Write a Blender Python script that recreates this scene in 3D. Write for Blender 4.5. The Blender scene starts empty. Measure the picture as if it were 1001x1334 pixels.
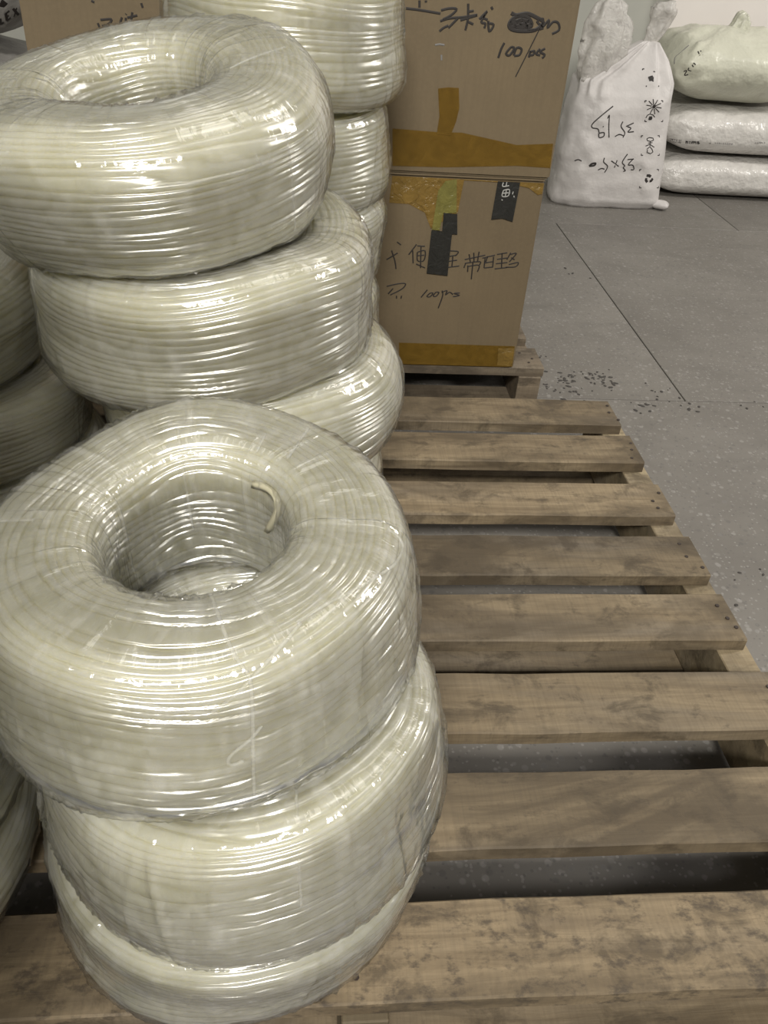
import bpy, bmesh, math, random
import numpy as np
from mathutils import Vector, Matrix, Euler
from mathutils.bvhtree import BVHTree

# ---------------------------------------------------------------- camera, world, lights, exposure
S = bpy.context.scene
COL = S.collection
IW, IH, FPX = 1001, 1334, 1084.3
TH, YAW, ROLL = math.radians(36.534), math.radians(6.680), math.radians(4.563)
EYE = Vector((0, 0, 0.9247))
_f = Vector((math.sin(YAW)*math.cos(TH), math.cos(YAW)*math.cos(TH), -math.sin(TH)))
_r0 = Vector((math.cos(YAW), -math.sin(YAW), 0))
_u0 = _r0.cross(_f)
_r = _r0*math.cos(ROLL) + _u0*math.sin(ROLL)
_u = -_r0*math.sin(ROLL) + _u0*math.cos(ROLL)
cam_data = bpy.data.cameras.new('camera')
cam = bpy.data.objects.new('camera', cam_data)
COL.objects.link(cam)
cam.matrix_world = Matrix(((_r.x, _u.x, -_f.x, EYE.x), (_r.y, _u.y, -_f.y, EYE.y), (_r.z, _u.z, -_f.z, EYE.z), (0, 0, 0, 1)))
cam_data.sensor_fit = 'VERTICAL'
cam_data.sensor_height = 24
cam_data.lens = 24*FPX/IH
cam_data.clip_start = 0.02
S.camera = cam

world = bpy.data.worlds.new('world')
S.world = world
world.use_nodes = True
bg = world.node_tree.nodes['Background']
bg.inputs[0].default_value = (1.0, 0.95, 0.86, 1)
bg.inputs[1].default_value = 0.12

def area(name, loc, target, sx, sy, power, color=(1, 0.965, 0.90)):
    d = bpy.data.lights.new(name, 'AREA')
    d.shape = 'RECTANGLE'
    d.size, d.size_y = sx, sy
    d.energy = power
    d.color = color
    o = bpy.data.objects.new(name, d)
    COL.objects.link(o)
    o.location = loc
    o.rotation_euler = (Vector(target) - Vector(loc)).to_track_quat('-Z', 'Y').to_euler()
    return o

# ceiling tubes of the store room: one behind the photographer, one to the right, one over the sacks
area('ceiling_or_fill_lamp', (-0.25, -2.3, 3.1), (0.0, 0.7, 0.4), 1.3, 0.4, 190)
area('ceiling_or_fill_lamp', (4.4, 1.9, 2.8), (0.2, 0.8, 0.4), 0.5, 1.2, 110)
area('ceiling_or_fill_lamp', (0.6, 1.0, 3.3), (0.4, 1.0, 0.0), 1.2, 1.2, 12)  # soft diffuse fill added overhead, not one of the tubes
area('ceiling_or_fill_lamp', (1.9, 2.0, 3.0), (1.5, 3.1, 0.2), 1.2, 0.3, 14, (1, 0.95, 0.92))

S.view_settings.view_transform = 'Standard'
S.view_settings.look = 'None'
S.view_settings.exposure = 0.0
S.view_settings.gamma = 1.0
S.view_settings.use_curve_mapping = False
S.cycles.use_denoising = True
S.cycles.transparent_max_bounces = 24
S.cycles.max_bounces = 10
S.cycles.sample_clamp_indirect = 4.0

# ---------------------------------------------------------------- helpers
def tag(o, label=None, cat=None, group=None, kind=None):
    if label: o['label'] = label
    if cat: o['category'] = cat
    if group: o['group'] = group
    if kind: o['kind'] = kind
    return o

def empty(name, loc=(0, 0, 0), rot=(0, 0, 0)):
    o = bpy.data.objects.new(name, None)
    o.empty_display_size = 0.05
    COL.objects.link(o)
    o.location = loc
    o.rotation_euler = rot
    return o

def link(name, me, mat=None, parent=None, loc=(0, 0, 0), rot=(0, 0, 0)):
    o = bpy.data.objects.new(name, me)
    COL.objects.link(o)
    o.location = loc
    o.rotation_euler = rot
    if parent: o.parent = parent
    if mat and not me.materials: me.materials.append(mat)
    return o

def mesh_np(name, V, F, smooth=True, uv=None):
    me = bpy.data.meshes.new(name)
    V = np.asarray(V, dtype=np.float32)
    F = np.asarray(F, dtype=np.int32)
    n, k = F.shape
    me.vertices.add(len(V)); me.vertices.foreach_set('co', V.ravel())
    me.loops.add(n*k); me.loops.foreach_set('vertex_index', F.ravel())
    me.polygons.add(n); me.polygons.foreach_set('loop_start', np.arange(n, dtype=np.int32)*k)
    me.polygons.foreach_set('use_smooth', np.full(n, smooth, dtype=bool))
    if uv is not None:
        l = me.uv_layers.new(name='UVMap')
        l.data.foreach_set('uv', np.asarray(uv, dtype=np.float32).ravel())
    me.update(calc_edges=True)
    me.validate()
    return me

def bm_mesh(name, bm, smooth=False):
    me = bpy.data.meshes.new(name)
    bmesh.ops.recalc_face_normals(bm, faces=bm.faces)
    bm.to_mesh(me); bm.free()
    if smooth:
        me.polygons.foreach_set('use_smooth', [True]*len(me.polygons))
    return me

def box_bm(x0, x1, y0, y1, z0, z1, bevel=0.0, seg=1):
    bm = bmesh.new()
    bmesh.ops.create_cube(bm, size=1)
    for v in bm.verts:
        v.co = Vector(((x0+x1)/2 + v.co.x*(x1-x0), (y0+y1)/2 + v.co.y*(y1-y0), (z0+z1)/2 + v.co.z*(z1-z0)))
    if bevel:
        bmesh.ops.bevel(bm, geom=bm.edges[:], offset=bevel, segments=seg, affect='EDGES')
    return bm

def pix_ray(px, py):
    return (_f + _r*((px-IW/2)/FPX) - _u*((py-IH/2)/FPX)).normalized()

def at_y(px, py, Y):
    d = pix_ray(px, py)
    return EYE + d*(Y/d.y)

def at_z(px, py, Z):
    d = pix_ray(px, py)
    return EYE + d*((Z-EYE.z)/d.z)

# ---------------------------------------------------------------- materials
class NT:
    def __init__(s, name):
        s.m = bpy.data.materials.new(name); s.m.use_nodes = True
        s.t = s.m.node_tree; s.N = s.t.nodes; s.L = s.t.links
        s.N.clear()
        s.out = s.N.new('ShaderNodeOutputMaterial')
    def n(s, typ, **kw):
        x = s.N.new(typ)
        for k, v in kw.items():
            if k.startswith('i_'):
                key = k[2:]
                key = int(key) if key.isdigit() else key.replace('_', ' ')
                s.set(x.inputs[key], v)
            else:
                setattr(x, k, v)
        return x
    def set(s, sock, v):
        if isinstance(v, bpy.types.NodeSocket): s.L.new(v, sock)
        else: sock.default_value = v
    def coords(s, kind='Object', scale=(1, 1, 1), rot=(0, 0, 0), loc=(0, 0, 0)):
        tc = s.n('ShaderNodeTexCoord')
        mp = s.n('ShaderNodeMapping')
        mp.inputs['Scale'].default_value = scale
        mp.inputs['Rotation'].default_value = rot
        if not isinstance(loc, tuple): s.L.new(loc, mp.inputs['Location'])
        else: mp.inputs['Location'].default_value = loc
        s.L.new(tc.outputs[kind], mp.inputs['Vector'])
        return mp.outputs[0]
    def noise(s, vec, scale, detail=4, rough=0.55, dist=0.0):
        x = s.n('ShaderNodeTexNoise', i_Scale=scale, i_Detail=detail, i_Roughness=rough, i_Distortion=dist)
        s.L.new(vec, x.inputs['Vector'])
        return x.outputs['Fac']
    def ramp(s, fac, stops):
        x = s.n('ShaderNodeValToRGB')
        el = x.color_ramp.elements
        while len(el) < len(stops): el.new(0.5)
        for e, (p, c) in zip(el, stops):
            e.position = p
            e.color = (c, c, c, 1) if not isinstance(c, tuple) else (*c, 1)
        s.L.new(fac, x.inputs[0])
        return x.outputs[0]
    def mix(s, fac, a, b, mode='MIX'):
        x = s.n('ShaderNodeMix', data_type='RGBA', blend_type=mode)
        s.set(x.inputs[0], fac)
        for i, v in ((6, a), (7, b)):
            if isinstance(v, tuple) and len(v) == 3: v = (*v, 1)
            s.set(x.inputs[i], v)
        return x.outputs[2]
    def math(s, op, a, b=0.0):
        x = s.n('ShaderNodeMath', operation=op)
        s.set(x.inputs[0], a); s.set(x.inputs[1], b)
        return x.outputs[0]
    def bump(s, h, strength=0.3, dist=0.002, normal=None):
        x = s.n('ShaderNodeBump', i_Strength=strength, i_Distance=dist)
        s.L.new(h, x.inputs['Height'])
        if normal: s.L.new(normal, x.inputs['Normal'])
        return x.outputs[0]
    def pbr(s, color, rough=0.6, normal=None, **kw):
        p = s.n('ShaderNodeBsdfPrincipled')
        s.set(p.inputs['Base Color'], (*color, 1) if isinstance(color, tuple) and len(color) == 3 else color)
        s.set(p.inputs['Roughness'], rough)
        if normal: s.L.new(normal, p.inputs['Normal'])
        for k, v in kw.items():
            s.set(p.inputs[k.replace('_', ' ')], v)
        return p.outputs[0]
    def done(s, shader):
        s.L.new(shader, s.out.inputs['Surface'])
        return s.m

def mat_hose():
    t = NT('clear_pvc_hose')
    v = t.coords('Object')
    n = t.noise(v, 9, 3)
    c = t.mix(t.ramp(n, [(0.35, 0.0), (0.65, 1.0)]), (0.50, 0.482, 0.365), (0.57, 0.552, 0.43))
    nb = t.bump(t.noise(v, 45, 2), 0.30, 0.004)
    b = t.pbr(c, 0.14, nb, IOR=1.5, Subsurface_Weight=1.0, Subsurface_Scale=0.06)
    for x in t.N:
        if x.type == 'BSDF_PRINCIPLED':
            x.inputs['Subsurface Radius'].default_value = (1.0, 0.93, 0.6)
    gl = t.n('ShaderNodeBsdfGlossy', i_Roughness=0.27)     # the back walls of the clear tube
    t.set(gl.inputs['Color'], (1.0, 0.99, 0.95, 1))
    m = t.n('ShaderNodeMixShader'); m.inputs[0].default_value = 0.20
    t.L.new(b, m.inputs[1]); t.L.new(gl.outputs[0], m.inputs[2])
    return t.done(m.outputs[0])

def mat_film():
    t = NT('stretch_film')
    v1 = t.coords('UV', (220, 5, 1))
    v2 = t.coords('UV', (34, 14, 1), (0, 0, 0.35))
    v3 = t.coords('UV', (60, 2.2, 1), (0, 0, -0.2))
    fine = t.noise(v1, 1.0, 3, 0.6, 0.4)
    med = t.noise(v2, 1.0, 4, 0.6, 0.8)
    lng = t.noise(v3, 1.0, 3, 0.5, 0.5)
    nb = t.bump(fine, 0.48, 0.0008)
    nb = t.bump(med, 0.35, 0.003, nb)
    nb = t.bump(lng, 0.3, 0.002, nb)
    gl = t.n('ShaderNodeBsdfGlossy', i_Roughness=0.09)
    t.L.new(nb, gl.inputs['Normal'])
    fr = t.n('ShaderNodeFresnel', i_IOR=1.5)
    t.L.new(nb, fr.inputs['Normal'])
    df = t.n('ShaderNodeBsdfDiffuse', i_Color=(0.86, 0.86, 0.84, 1))
    t.L.new(nb, df.inputs['Normal'])
    tr = t.n('ShaderNodeBsdfTransparent', i_Color=(0.985, 0.985, 0.98, 1))
    haze = t.math('MULTIPLY', t.ramp(lng, [(0.35, 0.3), (0.62, 1.0)]), t.ramp(med, [(0.38, 0.0), (0.72, 0.22)]))
    m1 = t.n('ShaderNodeMixShader'); t.L.new(haze, m1.inputs[0])
    t.L.new(tr.outputs[0], m1.inputs[1]); t.L.new(df.outputs[0], m1.inputs[2])
    fac = t.math('MINIMUM', t.math('MULTIPLY', fr.outputs[0], 1.8), 0.5)
    m2 = t.n('ShaderNodeMixShader'); t.L.new(fac, m2.inputs[0])
    t.L.new(m1.outputs[0], m2.inputs[1]); t.L.new(gl.outputs[0], m2.inputs[2])
    return t.done(m2.outputs[0])

def mat_wood(name, base, dark, spots=0.0):
    t = NT(name)
    oi = t.n('ShaderNodeObjectInfo')
    off = t.n('ShaderNodeCombineXYZ')
    t.L.new(t.math('MULTIPLY', oi.outputs['Random'], 37.0), off.inputs[0])
    t.L.new(t.math('MULTIPLY', oi.outputs['Random'], 91.0), off.inputs[1])
    v = t.coords('Object', (4, 55, 55), loc=off.outputs[0])
    vb = t.coords('Object', (3, 6, 6), loc=off.outputs[0])
    vs = t.coords('Object', (45, 70, 70), loc=off.outputs[0])
    g = t.noise(v, 1.0, 6, 0.65, 0.8)
    big = t.noise(vb, 1.0, 5, 0.62, 0.9)
    sp = t.noise(vs, 1.0, 4, 0.7)
    blot = t.noise(t.coords('Object', (16, 22, 22), loc=off.outputs[0]), 1.0, 5, 0.7, 0.4)
    grey = t.noise(t.coords('Object', (2.2, 9, 9), loc=off.outputs[0]), 1.0, 4, 0.6, 0.6)
    saw = t.noise(t.coords('Object', (300, 9, 9)), 1.0, 2)
    c = t.mix(t.ramp(g, [(0.34, 0.0), (0.66, 1.0)]), dark, base)
    c = t.mix(t.ramp(grey, [(0.48, 0.0), (0.70, 0.55)]), c, tuple(sum(dark)/3*k for k in (1.12, 1.0, 0.86)))
    c = t.mix(t.ramp(big, [(0.38, 0.85), (0.54, 0.0)]), c, tuple(x*0.55 for x in dark))
    c = t.mix(t.ramp(blot, [(0.52-spots*.3, 0.0), (0.64-spots*.2, 0.7)]), c, tuple(x*0.42 for x in dark))
    c = t.mix(t.ramp(sp, [(0.60-spots, 0.0), (0.74-spots, 0.6+spots*2)]), c, (0.045, 0.034, 0.024))
    c = t.mix(t.ramp(saw, [(0.4, 0.0), (0.65, 0.20)]), c, (0.08, 0.062, 0.042))
    tone = t.math('ADD', t.math('MULTIPLY', oi.outputs['Random'], 0.35), 0.80)
    hsv = t.n('ShaderNodeHueSaturation'); t.L.new(c, hsv.inputs['Color']); t.L.new(tone, hsv.inputs['Value'])
    nb = t.bump(g, 0.5, 0.002)
    nb = t.bump(saw, 0.2, 0.001, nb)
    return t.done(t.pbr(hsv.outputs[0], 0.72, nb))

def mat_card(name, c0):
    t = NT(name)
    v = t.coords('Object', (1, 1, 1))
    big = t.noise(v, 5, 4)
    fl = t.noise(t.coords('Object', (220, 220, 6)), 1.0, 2)
    fib = t.noise(v, 160, 3)
    c = t.mix(t.ramp(big, [(0.3, 0.0), (0.7, 1.0)]), tuple(x*0.86 for x in c0), tuple(x*1.06 for x in c0))
    c = t.mix(t.ramp(fl, [(0.4, 0.0), (0.7, 0.22)]), c, tuple(x*0.75 for x in c0))
    c = t.mix(t.ramp(fib, [(0.45, 0.0), (0.75, 0.25)]), c, tuple(x*1.25 for x in c0))
    nb = t.bump(fl, 0.15, 0.001)
    return t.done(t.pbr(c, 0.75, nb))

def mat_tape(name, col, alpha, rough=0.28, wr=0.3):
    t = NT(name)
    v = t.coords('Object')
    n = t.noise(v, 45, 4, 0.6, 1.0)
    nb = t.bump(n, wr, 0.006)
    cc = t.mix(t.ramp(n, [(0.35, 0.0), (0.7, 1.0)]), tuple(x*0.85 for x in col), tuple(min(1, x*1.12) for x in col))
    p = t.pbr(cc, rough, nb, IOR=1.5)
    tr = t.n('ShaderNodeBsdfTransparent', i_Color=(*[min(1, 0.35+x) for x in col], 1))
    m = t.n('ShaderNodeMixShader'); m.inputs[0].default_value = alpha
    t.L.new(tr.outputs[0], m.inputs[1]); t.L.new(p, m.inputs[2])
    return t.done(m.outputs[0])

def mat_plain(name, col, rough=0.6, nscale=30, nstr=0.0, var=0.1, ndist=0.004, **kw):
    t = NT(name)
    v = t.coords('Object')
    n = t.noise(v, nscale, 4)
    c = t.mix(t.ramp(n, [(0.3, 0.0), (0.7, 1.0)]), tuple(x*(1-var) for x in col), tuple(min(1, x*(1+var)) for x in col))
    nb = t.bump(n, nstr, ndist) if nstr else None
    return t.done(t.pbr(c, rough, nb, **kw))

def mat_terrazzo():
    t = NT('grey_terrazzo')
    v = t.coords('Object')
    vo = t.n('ShaderNodeTexVoronoi', i_Scale=75.0, i_Randomness=1.0); t.L.new(v, vo.inputs['Vector'])
    vo2 = t.n('ShaderNodeTexVoronoi', i_Scale=170.0); t.L.new(v, vo2.inputs['Vector'])
    sep = t.n('ShaderNodeSeparateColor'); t.L.new(vo.outputs['Color'], sep.inputs[0])
    sep2 = t.n('ShaderNodeSeparateColor'); t.L.new(vo2.outputs['Color'], sep2.inputs[0])
    big = t.noise(v, 2.2, 5, 0.6)
    scuff = t.noise(t.coords('Object', (2.2, 5, 1), (0, 0, 0.6)), 1.5, 5, 0.65, 0.7)
    base = t.mix(t.ramp(big, [(0.35, 0.0), (0.65, 1.0)]), (0.143, 0.132, 0.117), (0.192, 0.179, 0.160))
    base = t.mix(t.ramp(scuff, [(0.52, 0.0), (0.70, 0.35)]), base, (0.115, 0.107, 0.095))
    inside = t.ramp(vo.outputs['Distance'], [(0.28, 1.0), (0.42, 0.0)])
    chip = t.math('MULTIPLY', t.ramp(sep.outputs[0], [(0.72, 0.0), (0.86, 0.45)]), inside)
    dchip = t.math('MULTIPLY', t.ramp(sep.outputs[1], [(0.76, 0.0), (0.88, 0.5)]), inside)
    c = t.mix(chip, base, (0.33, 0.318, 0.30))
    c = t.mix(dchip, c, (0.10, 0.095, 0.09))
    ins2 = t.ramp(vo2.outputs['Distance'], [(0.3, 1.0), (0.4, 0.0)])
    c = t.mix(t.math('MULTIPLY', t.ramp(sep2.outputs[0], [(0.70, 0.0), (0.84, 0.6)]), ins2), c, (0.30, 0.288, 0.27))
    c = t.mix(t.math('MULTIPLY', t.ramp(sep2.outputs[1], [(0.75, 0.0), (0.88, 0.6)]), ins2), c, (0.10, 0.095, 0.09))
    rg = t.math('ADD', t.math('MULTIPLY', scuff, 0.3), 0.38)
    return t.done(t.pbr(c, rg, t.bump(big, 0.05, 0.01)))

M = dict(
    hose=mat_hose(), film=mat_film(),
    wood=mat_wood('weathered_pine', (0.27, 0.210, 0.130), (0.155, 0.115, 0.068)),
    wood_spotted=mat_wood('mould_spotted_pine', (0.255, 0.196, 0.120), (0.145, 0.107, 0.063), 0.085),
    wood_light=mat_wood('pale_pine', (0.33, 0.27, 0.17), (0.22, 0.17, 0.10)),
    wood_dark=mat_wood('dark_weathered_pine', (0.22, 0.175, 0.12), (0.13, 0.10, 0.068)),
    card=mat_card('brown_cardboard', (0.155, 0.116, 0.067)),
    card2=mat_card('tan_cardboard', (0.162, 0.122, 0.071)),
    tape=mat_tape('amber_tape', (0.30, 0.185, 0.035), 0.40),
    tape_wr=mat_tape('wrinkled_amber_tape', (0.33, 0.215, 0.06), 0.55, 0.2, 0.9),
    tape_green=mat_tape('olive_tape', (0.23, 0.21, 0.06), 0.75, 0.25, 0.6),
    tape_black=mat_tape('black_tape', (0.022, 0.022, 0.02), 0.96, 0.38, 0.4),
    fold=mat_tape('film_fold_plastic', (0.72, 0.72, 0.68), 0.16, 0.10, 0.3),
    hose_cut=mat_plain('milky_pvc', (0.50, 0.47, 0.34), 0.22),
    ink=mat_plain('black_marker', (0.022, 0.018, 0.016), 0.6),
    ink_grey=mat_plain('grey_print', (0.20, 0.195, 0.19), 0.6),
    print_white=mat_plain('white_print', (0.42, 0.42, 0.40), 0.6),
    sack=mat_plain('white_woven_sack', (0.57, 0.545, 0.53), 0.5, 14, 0.35, 0.05, 0.02),
    sack_film=mat_plain('milky_sack_plastic', (0.60, 0.58, 0.55), 0.22, 22, 0.6, 0.08, 0.02),
    liner=mat_tape('thin_liner_plastic', (0.62, 0.60, 0.57), 0.66, 0.2, 0.9),
    sack_green=mat_plain('pale_green_sack_plastic', (0.56, 0.56, 0.46), 0.35, 9, 0.6, 0.08, 0.03),
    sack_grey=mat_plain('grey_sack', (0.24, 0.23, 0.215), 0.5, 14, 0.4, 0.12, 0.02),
    wall=mat_plain('grey_green_wall_paint', (0.40, 0.40, 0.36), 0.8, 3, 0, 0.05),
    wall_white=mat_plain('white_wall_paint', (0.72, 0.68, 0.65), 0.8, 3, 0, 0.03),
    floor=mat_terrazzo(),
    grout=mat_plain('dark_joint', (0.06, 0.056, 0.05), 0.9),
    nail=mat_plain('rusty_nail', (0.035, 0.025, 0.02), 0.6),
    dirt=mat_plain('dirt', (0.055, 0.05, 0.045), 0.9),
)

# ---------------------------------------------------------------- the setting: floor tiles, walls
bm = box_bm(-3.2, 4.2, -2.4, 3.95, -0.05, -0.004)
floor = tag(link('floor', bm_mesh('floor', bm), M['grout']), kind='structure')
rows = [(-2.355, -1.005, 0.25), (-1.005, 0.345, 0.90), (0.345, 1.695, -0.06), (1.695, 3.02, 0.90), (3.02, 3.95, 0.3)]
for (y0, y1, xo) in rows:
    k0 = -4
    for k in range(k0, 4):
        x0, x1 = xo + 1.3*k, xo + 1.3*(k+1)
        if x1 < -2.6 or x0 > 4.0: continue
        b = box_bm(-0.65+0.0015, 0.65-0.0015, -(y1-y0)/2+0.0015, (y1-y0)/2-0.0015, -0.02, 0.0, 0.001)
        o = link('floor_tile', bm_mesh('floor_tile', b), M['floor'], floor, ((x0+x1)/2, (y0+y1)/2, 0))

tag(link('wall_back', bm_mesh('wall_back', box_bm(-3.2, 4.2, 3.95, 4.05, 0, 3.0)), M['wall']), kind='structure')
_e = at_y(872, 20, 3.90)
tag(link('trim_1', bm_mesh('trim_1', box_bm(_e.x, 4.0, 3.90, 3.948, 0.001, 3.0, 0.004)), M['wall_white']), kind='structure')
tag(link('wall_left', bm_mesh('wall_left', box_bm(-1.75, -1.65, -2.2, 3.945, 0, 3.0)), M['wall']), kind='structure')

# ---------------------------------------------------------------- pallets
def make_pallet(root_name, loc, boards, x0, x1, stringers, ztop, wood, label, seed, light=None, bottoms=(), nails=True, spotted=None):
    """boards: list of (y_front, y_back, dx_end). Coordinates relative to loc."""
    rng = random.Random(seed)
    root = tag(empty(root_name, loc), label, 'pallet')
    th = 0.020
    yA, yB = min(b[0] for b in boards), max(b[1] for b in boards)
    for i, (y0, y1, dx) in enumerate(boards):
        bmx = bmesh.new()
        nx = 14
        L = x1 + dx - x0
        grid = {}
        for a in range(nx+1):
            X = x0 + L*a/nx
            wob0, wob1 = rng.uniform(-.0012, .0012), rng.uniform(-.0012, .0012)
            for j, (yy, zz) in enumerate(((y0+wob0, ztop-th), (y0+wob0, ztop-.002), (y0+wob0+.002, ztop), (y1+wob1-.002, ztop), (y1+wob1, ztop-.002), (y1+wob1, ztop-th))):
                grid[a, j] = bmx.verts.new((X, yy, zz + (rng.uniform(-.0006, .0006) if j in (1, 2, 3, 4) else 0)))
        for a in range(nx):
            for j in range(6):
                k = (j+1) % 6
                bmx.faces.new((grid[a, j], grid[a+1, j], grid[a+1, k], grid[a, k]))
        bmx.faces.new([grid[0, j] for j in range(6)])
        bmx.faces.new([grid[nx, j] for j in range(5, -1, -1)])
        b = link('deck_board', bm_mesh('deck_board', bmx), spotted if spotted and i == len(boards)-1 else wood, root)
        if nails:
            for (sx0, sx1) in stringers[-2:]:
                for q in range(3):
                    nb = bmesh.new()
                    bmesh.ops.create_cone(nb, cap_ends=True, segments=7, radius1=.0032, radius2=.0028, depth=.0016)
                    o = link('nail', bm_mesh('nail', nb), M['nail'], b,
                             ((sx0+sx1)/2+rng.uniform(-.012, .012), y0 + (y1-y0)*(0.22+0.27*q)+rng.uniform(-.006, .006), ztop+.0004))
    for (sx0, sx1) in stringers:
        b = box_bm(sx0, sx1, yA-.006, yB+.004, .0205, ztop-th-.0003, .0015)
        link('stringer', bm_mesh('stringer', b), light or wood, root)
    for (y0, y1) in bottoms:
        b = box_bm(x0+.005, x1-.004, y0, y1, 0.0005, .020, .0015)
        link('bottom_board', bm_mesh('bottom_board', b), wood, root)
    return root

PY = 0.326
ye = [1.433, 1.337, 1.299, 1.206, 1.141, 1.049, 0.996, 0.902, 0.862, 0.769, 0.713, 0.618, 0.565, 0.471, 0.419, 0.326]
PX = 0.02
dx = [-.004, -.001, .000, .001, .000, .004, .002, .0]
boards = [(ye[2*i+1]-PY, ye[2*i]-PY, dx[i]) for i in range(8)]
make_pallet('wooden_pallet', (PX, PY, 0), boards, -0.58, 0.603-PX, [(-0.575, -0.53), (0.036-PX, 0.079-PX), (0.566-PX, 0.612-PX)], 0.14, M['wood'],
            'large weathered wooden pallet in the foreground carrying the hose coils', 3, M['wood_light'],
            [(0.0, .09), (0.50, .59), (1.01, 1.10)], True, M['wood_spotted'])
FZ, FY = 0.115, 1.618
fb = [(0.0+.15*i, .10+.15*i, random.Random(i).uniform(-.008, .004)) for i in range(8)]
make_pallet('wooden_pallet', (0, FY, 0), fb, -0.525, 0.514, [(-0.52, -0.47), (-.06, -.015), (0.462, 0.512)], FZ, M['wood_dark'],
            'dark wooden pallet under the taped cardboard boxes', 8, None, [(0.0, .09), (0.5, .59), (1.06, 1.15)], True)

# ---------------------------------------------------------------- hose coils
def profile(R, ri, h, e, off, n=480):
    s = np.linspace(0, 2*np.pi, n, endpoint=False)
    a, r0 = (R-ri)/2, (R+ri)/2
    cs, sn = np.cos(s), np.sin(s)
    pr = a*np.sign(cs)*np.abs(cs)**(2/e)
    pz = h/2*np.sign(sn)*np.abs(sn)**(2/e)
    p = np.stack([pr, pz], 1)
    tn = np.roll(p, -1, 0) - np.roll(p, 1, 0)
    tn /= np.linalg.norm(tn, axis=1)[:, None] + 1e-9
    nr = np.stack([tn[:, 1], -tn[:, 0]], 1)
    q = p + nr*off
    q[:, 0] += r0
    return q, nr

def arc(q):
    d = np.linalg.norm(np.roll(q, -1, 0)-q, axis=1)
    c = np.concatenate([[0], np.cumsum(d)])
    return c

def lump(P, R, h, seed):
    g = np.random.RandomState(seed*7+1)
    a = np.arctan2(P[:, 1], P[:, 0]); r = np.hypot(P[:, 0], P[:, 1]); z = P[:, 2]
    k = r/R
    for m in (2, 3, 5):
        ph = g.uniform(0, 6.28); ph2 = g.uniform(0, 6.28)
        r = r + R*(0.016/m)*np.sin(m*a+ph)*k
        z = z + h*(0.07/m)*np.sin(m*a+ph2)*k
    r = r*(1 + 0.03*np.sin(z/h*5.0 + g.uniform(0, 6.28) + 0.8*np.sin(a + g.uniform(0, 6))))
    return np.stack([r*np.cos(a), r*np.sin(a), z], 1)

def hose_mesh(R, ri, h, e, seed, p=0.0082, nu=132, per=8):
    """the wound hose: turns of a helix that runs round the ring's section, one closed skin"""
    g = np.random.RandomState(seed)
    q, nr = profile(R, ri, h, e, -.0008)
    c = arc(q); L = c[-1]
    N = int(round(L/p))
    nv = N*per
    th = np.arange(nu)/nu*2*np.pi
    s = np.arange(nv)/nv*L
    # how each turn wanders along the section and in depth, alike for neighbours
    har = np.arange(1, 6)
    cs = np.stack([np.cos(k*th) for k in har]+[np.sin(k*th) for k in har])          # 10 x nu
    fal = np.concatenate([1/har, 1/har])[:, None]
    K = g.normal(0, 1, (N, 10)); K = (K+.9*np.roll(K, 1, 0)+.9*np.roll(K, -1, 0)+.5*np.roll(K, 2, 0))/1.8
    Kd = g.normal(0, 1, (N, 10)); Kd = (Kd+.4*np.roll(Kd, 1, 0))/1.1
    har2 = g.randint(7, 34, 14)
    cs2 = np.cos(har2[:, None]*th[None, :] + g.uniform(0, 6.28, 14)[:, None])
    rip = g.normal(0, 1, (N, 14)) @ cs2 / 3.7
    shift = K @ (cs*fal)                                                            # N x nu
    depth = Kd @ (cs*fal*.8) + g.normal(0, .5, (N, 1))
    x = s/L*N
    i0 = np.floor(x).astype(int) % N; i1 = (i0+1) % N; w = (x-np.floor(x))[:, None]
    w3 = w*w*(3-2*w)
    ph = x[:, None] + th[None, :]/(2*np.pi) + .42*(shift[i0]*(1-w)+shift[i1]*w)      # nv x nu
    fr = ph-np.floor(ph)
    turn = np.floor(ph).astype(int) % N
    ridge = np.sqrt(np.clip(1-.90*(2*fr-1)**2, 0, 1))
    dd = depth[turn, np.arange(nu)[None, :]]
    edge = np.clip((1-np.abs(2*fr-1))*5, 0, 1)
    D = (ridge-1)*p*.50 + np.clip(dd, -1.6, 1.0)*p*.10*edge + rip[turn, np.arange(nu)[None, :]]*p*.055*edge
    qq = np.vstack([q, q[:1]]); nn = np.vstack([nr, nr[:1]])
    pr = np.interp(s, c, qq[:, 0]); pz = np.interp(s, c, qq[:, 1])
    n0 = np.interp(s, c, nn[:, 0]); n1 = np.interp(s, c, nn[:, 1])
    r = pr[:, None]+n0[:, None]*D; z = pz[:, None]+n1[:, None]*D
    V = np.stack([r*np.cos(th), r*np.sin(th), z], -1).transpose(1, 0, 2).reshape(-1, 3)
    a = np.arange(nu)[:, None]; b = np.arange(nv)[None, :]
    F = np.stack([a*nv+b, ((a+1) % nu)*nv+b, ((a+1) % nu)*nv+(b+1) % nv, a*nv+(b+1) % nv], -1).reshape(-1, 4)
    return mesh_np('hose', lump(V, R, h, seed), F)

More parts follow.
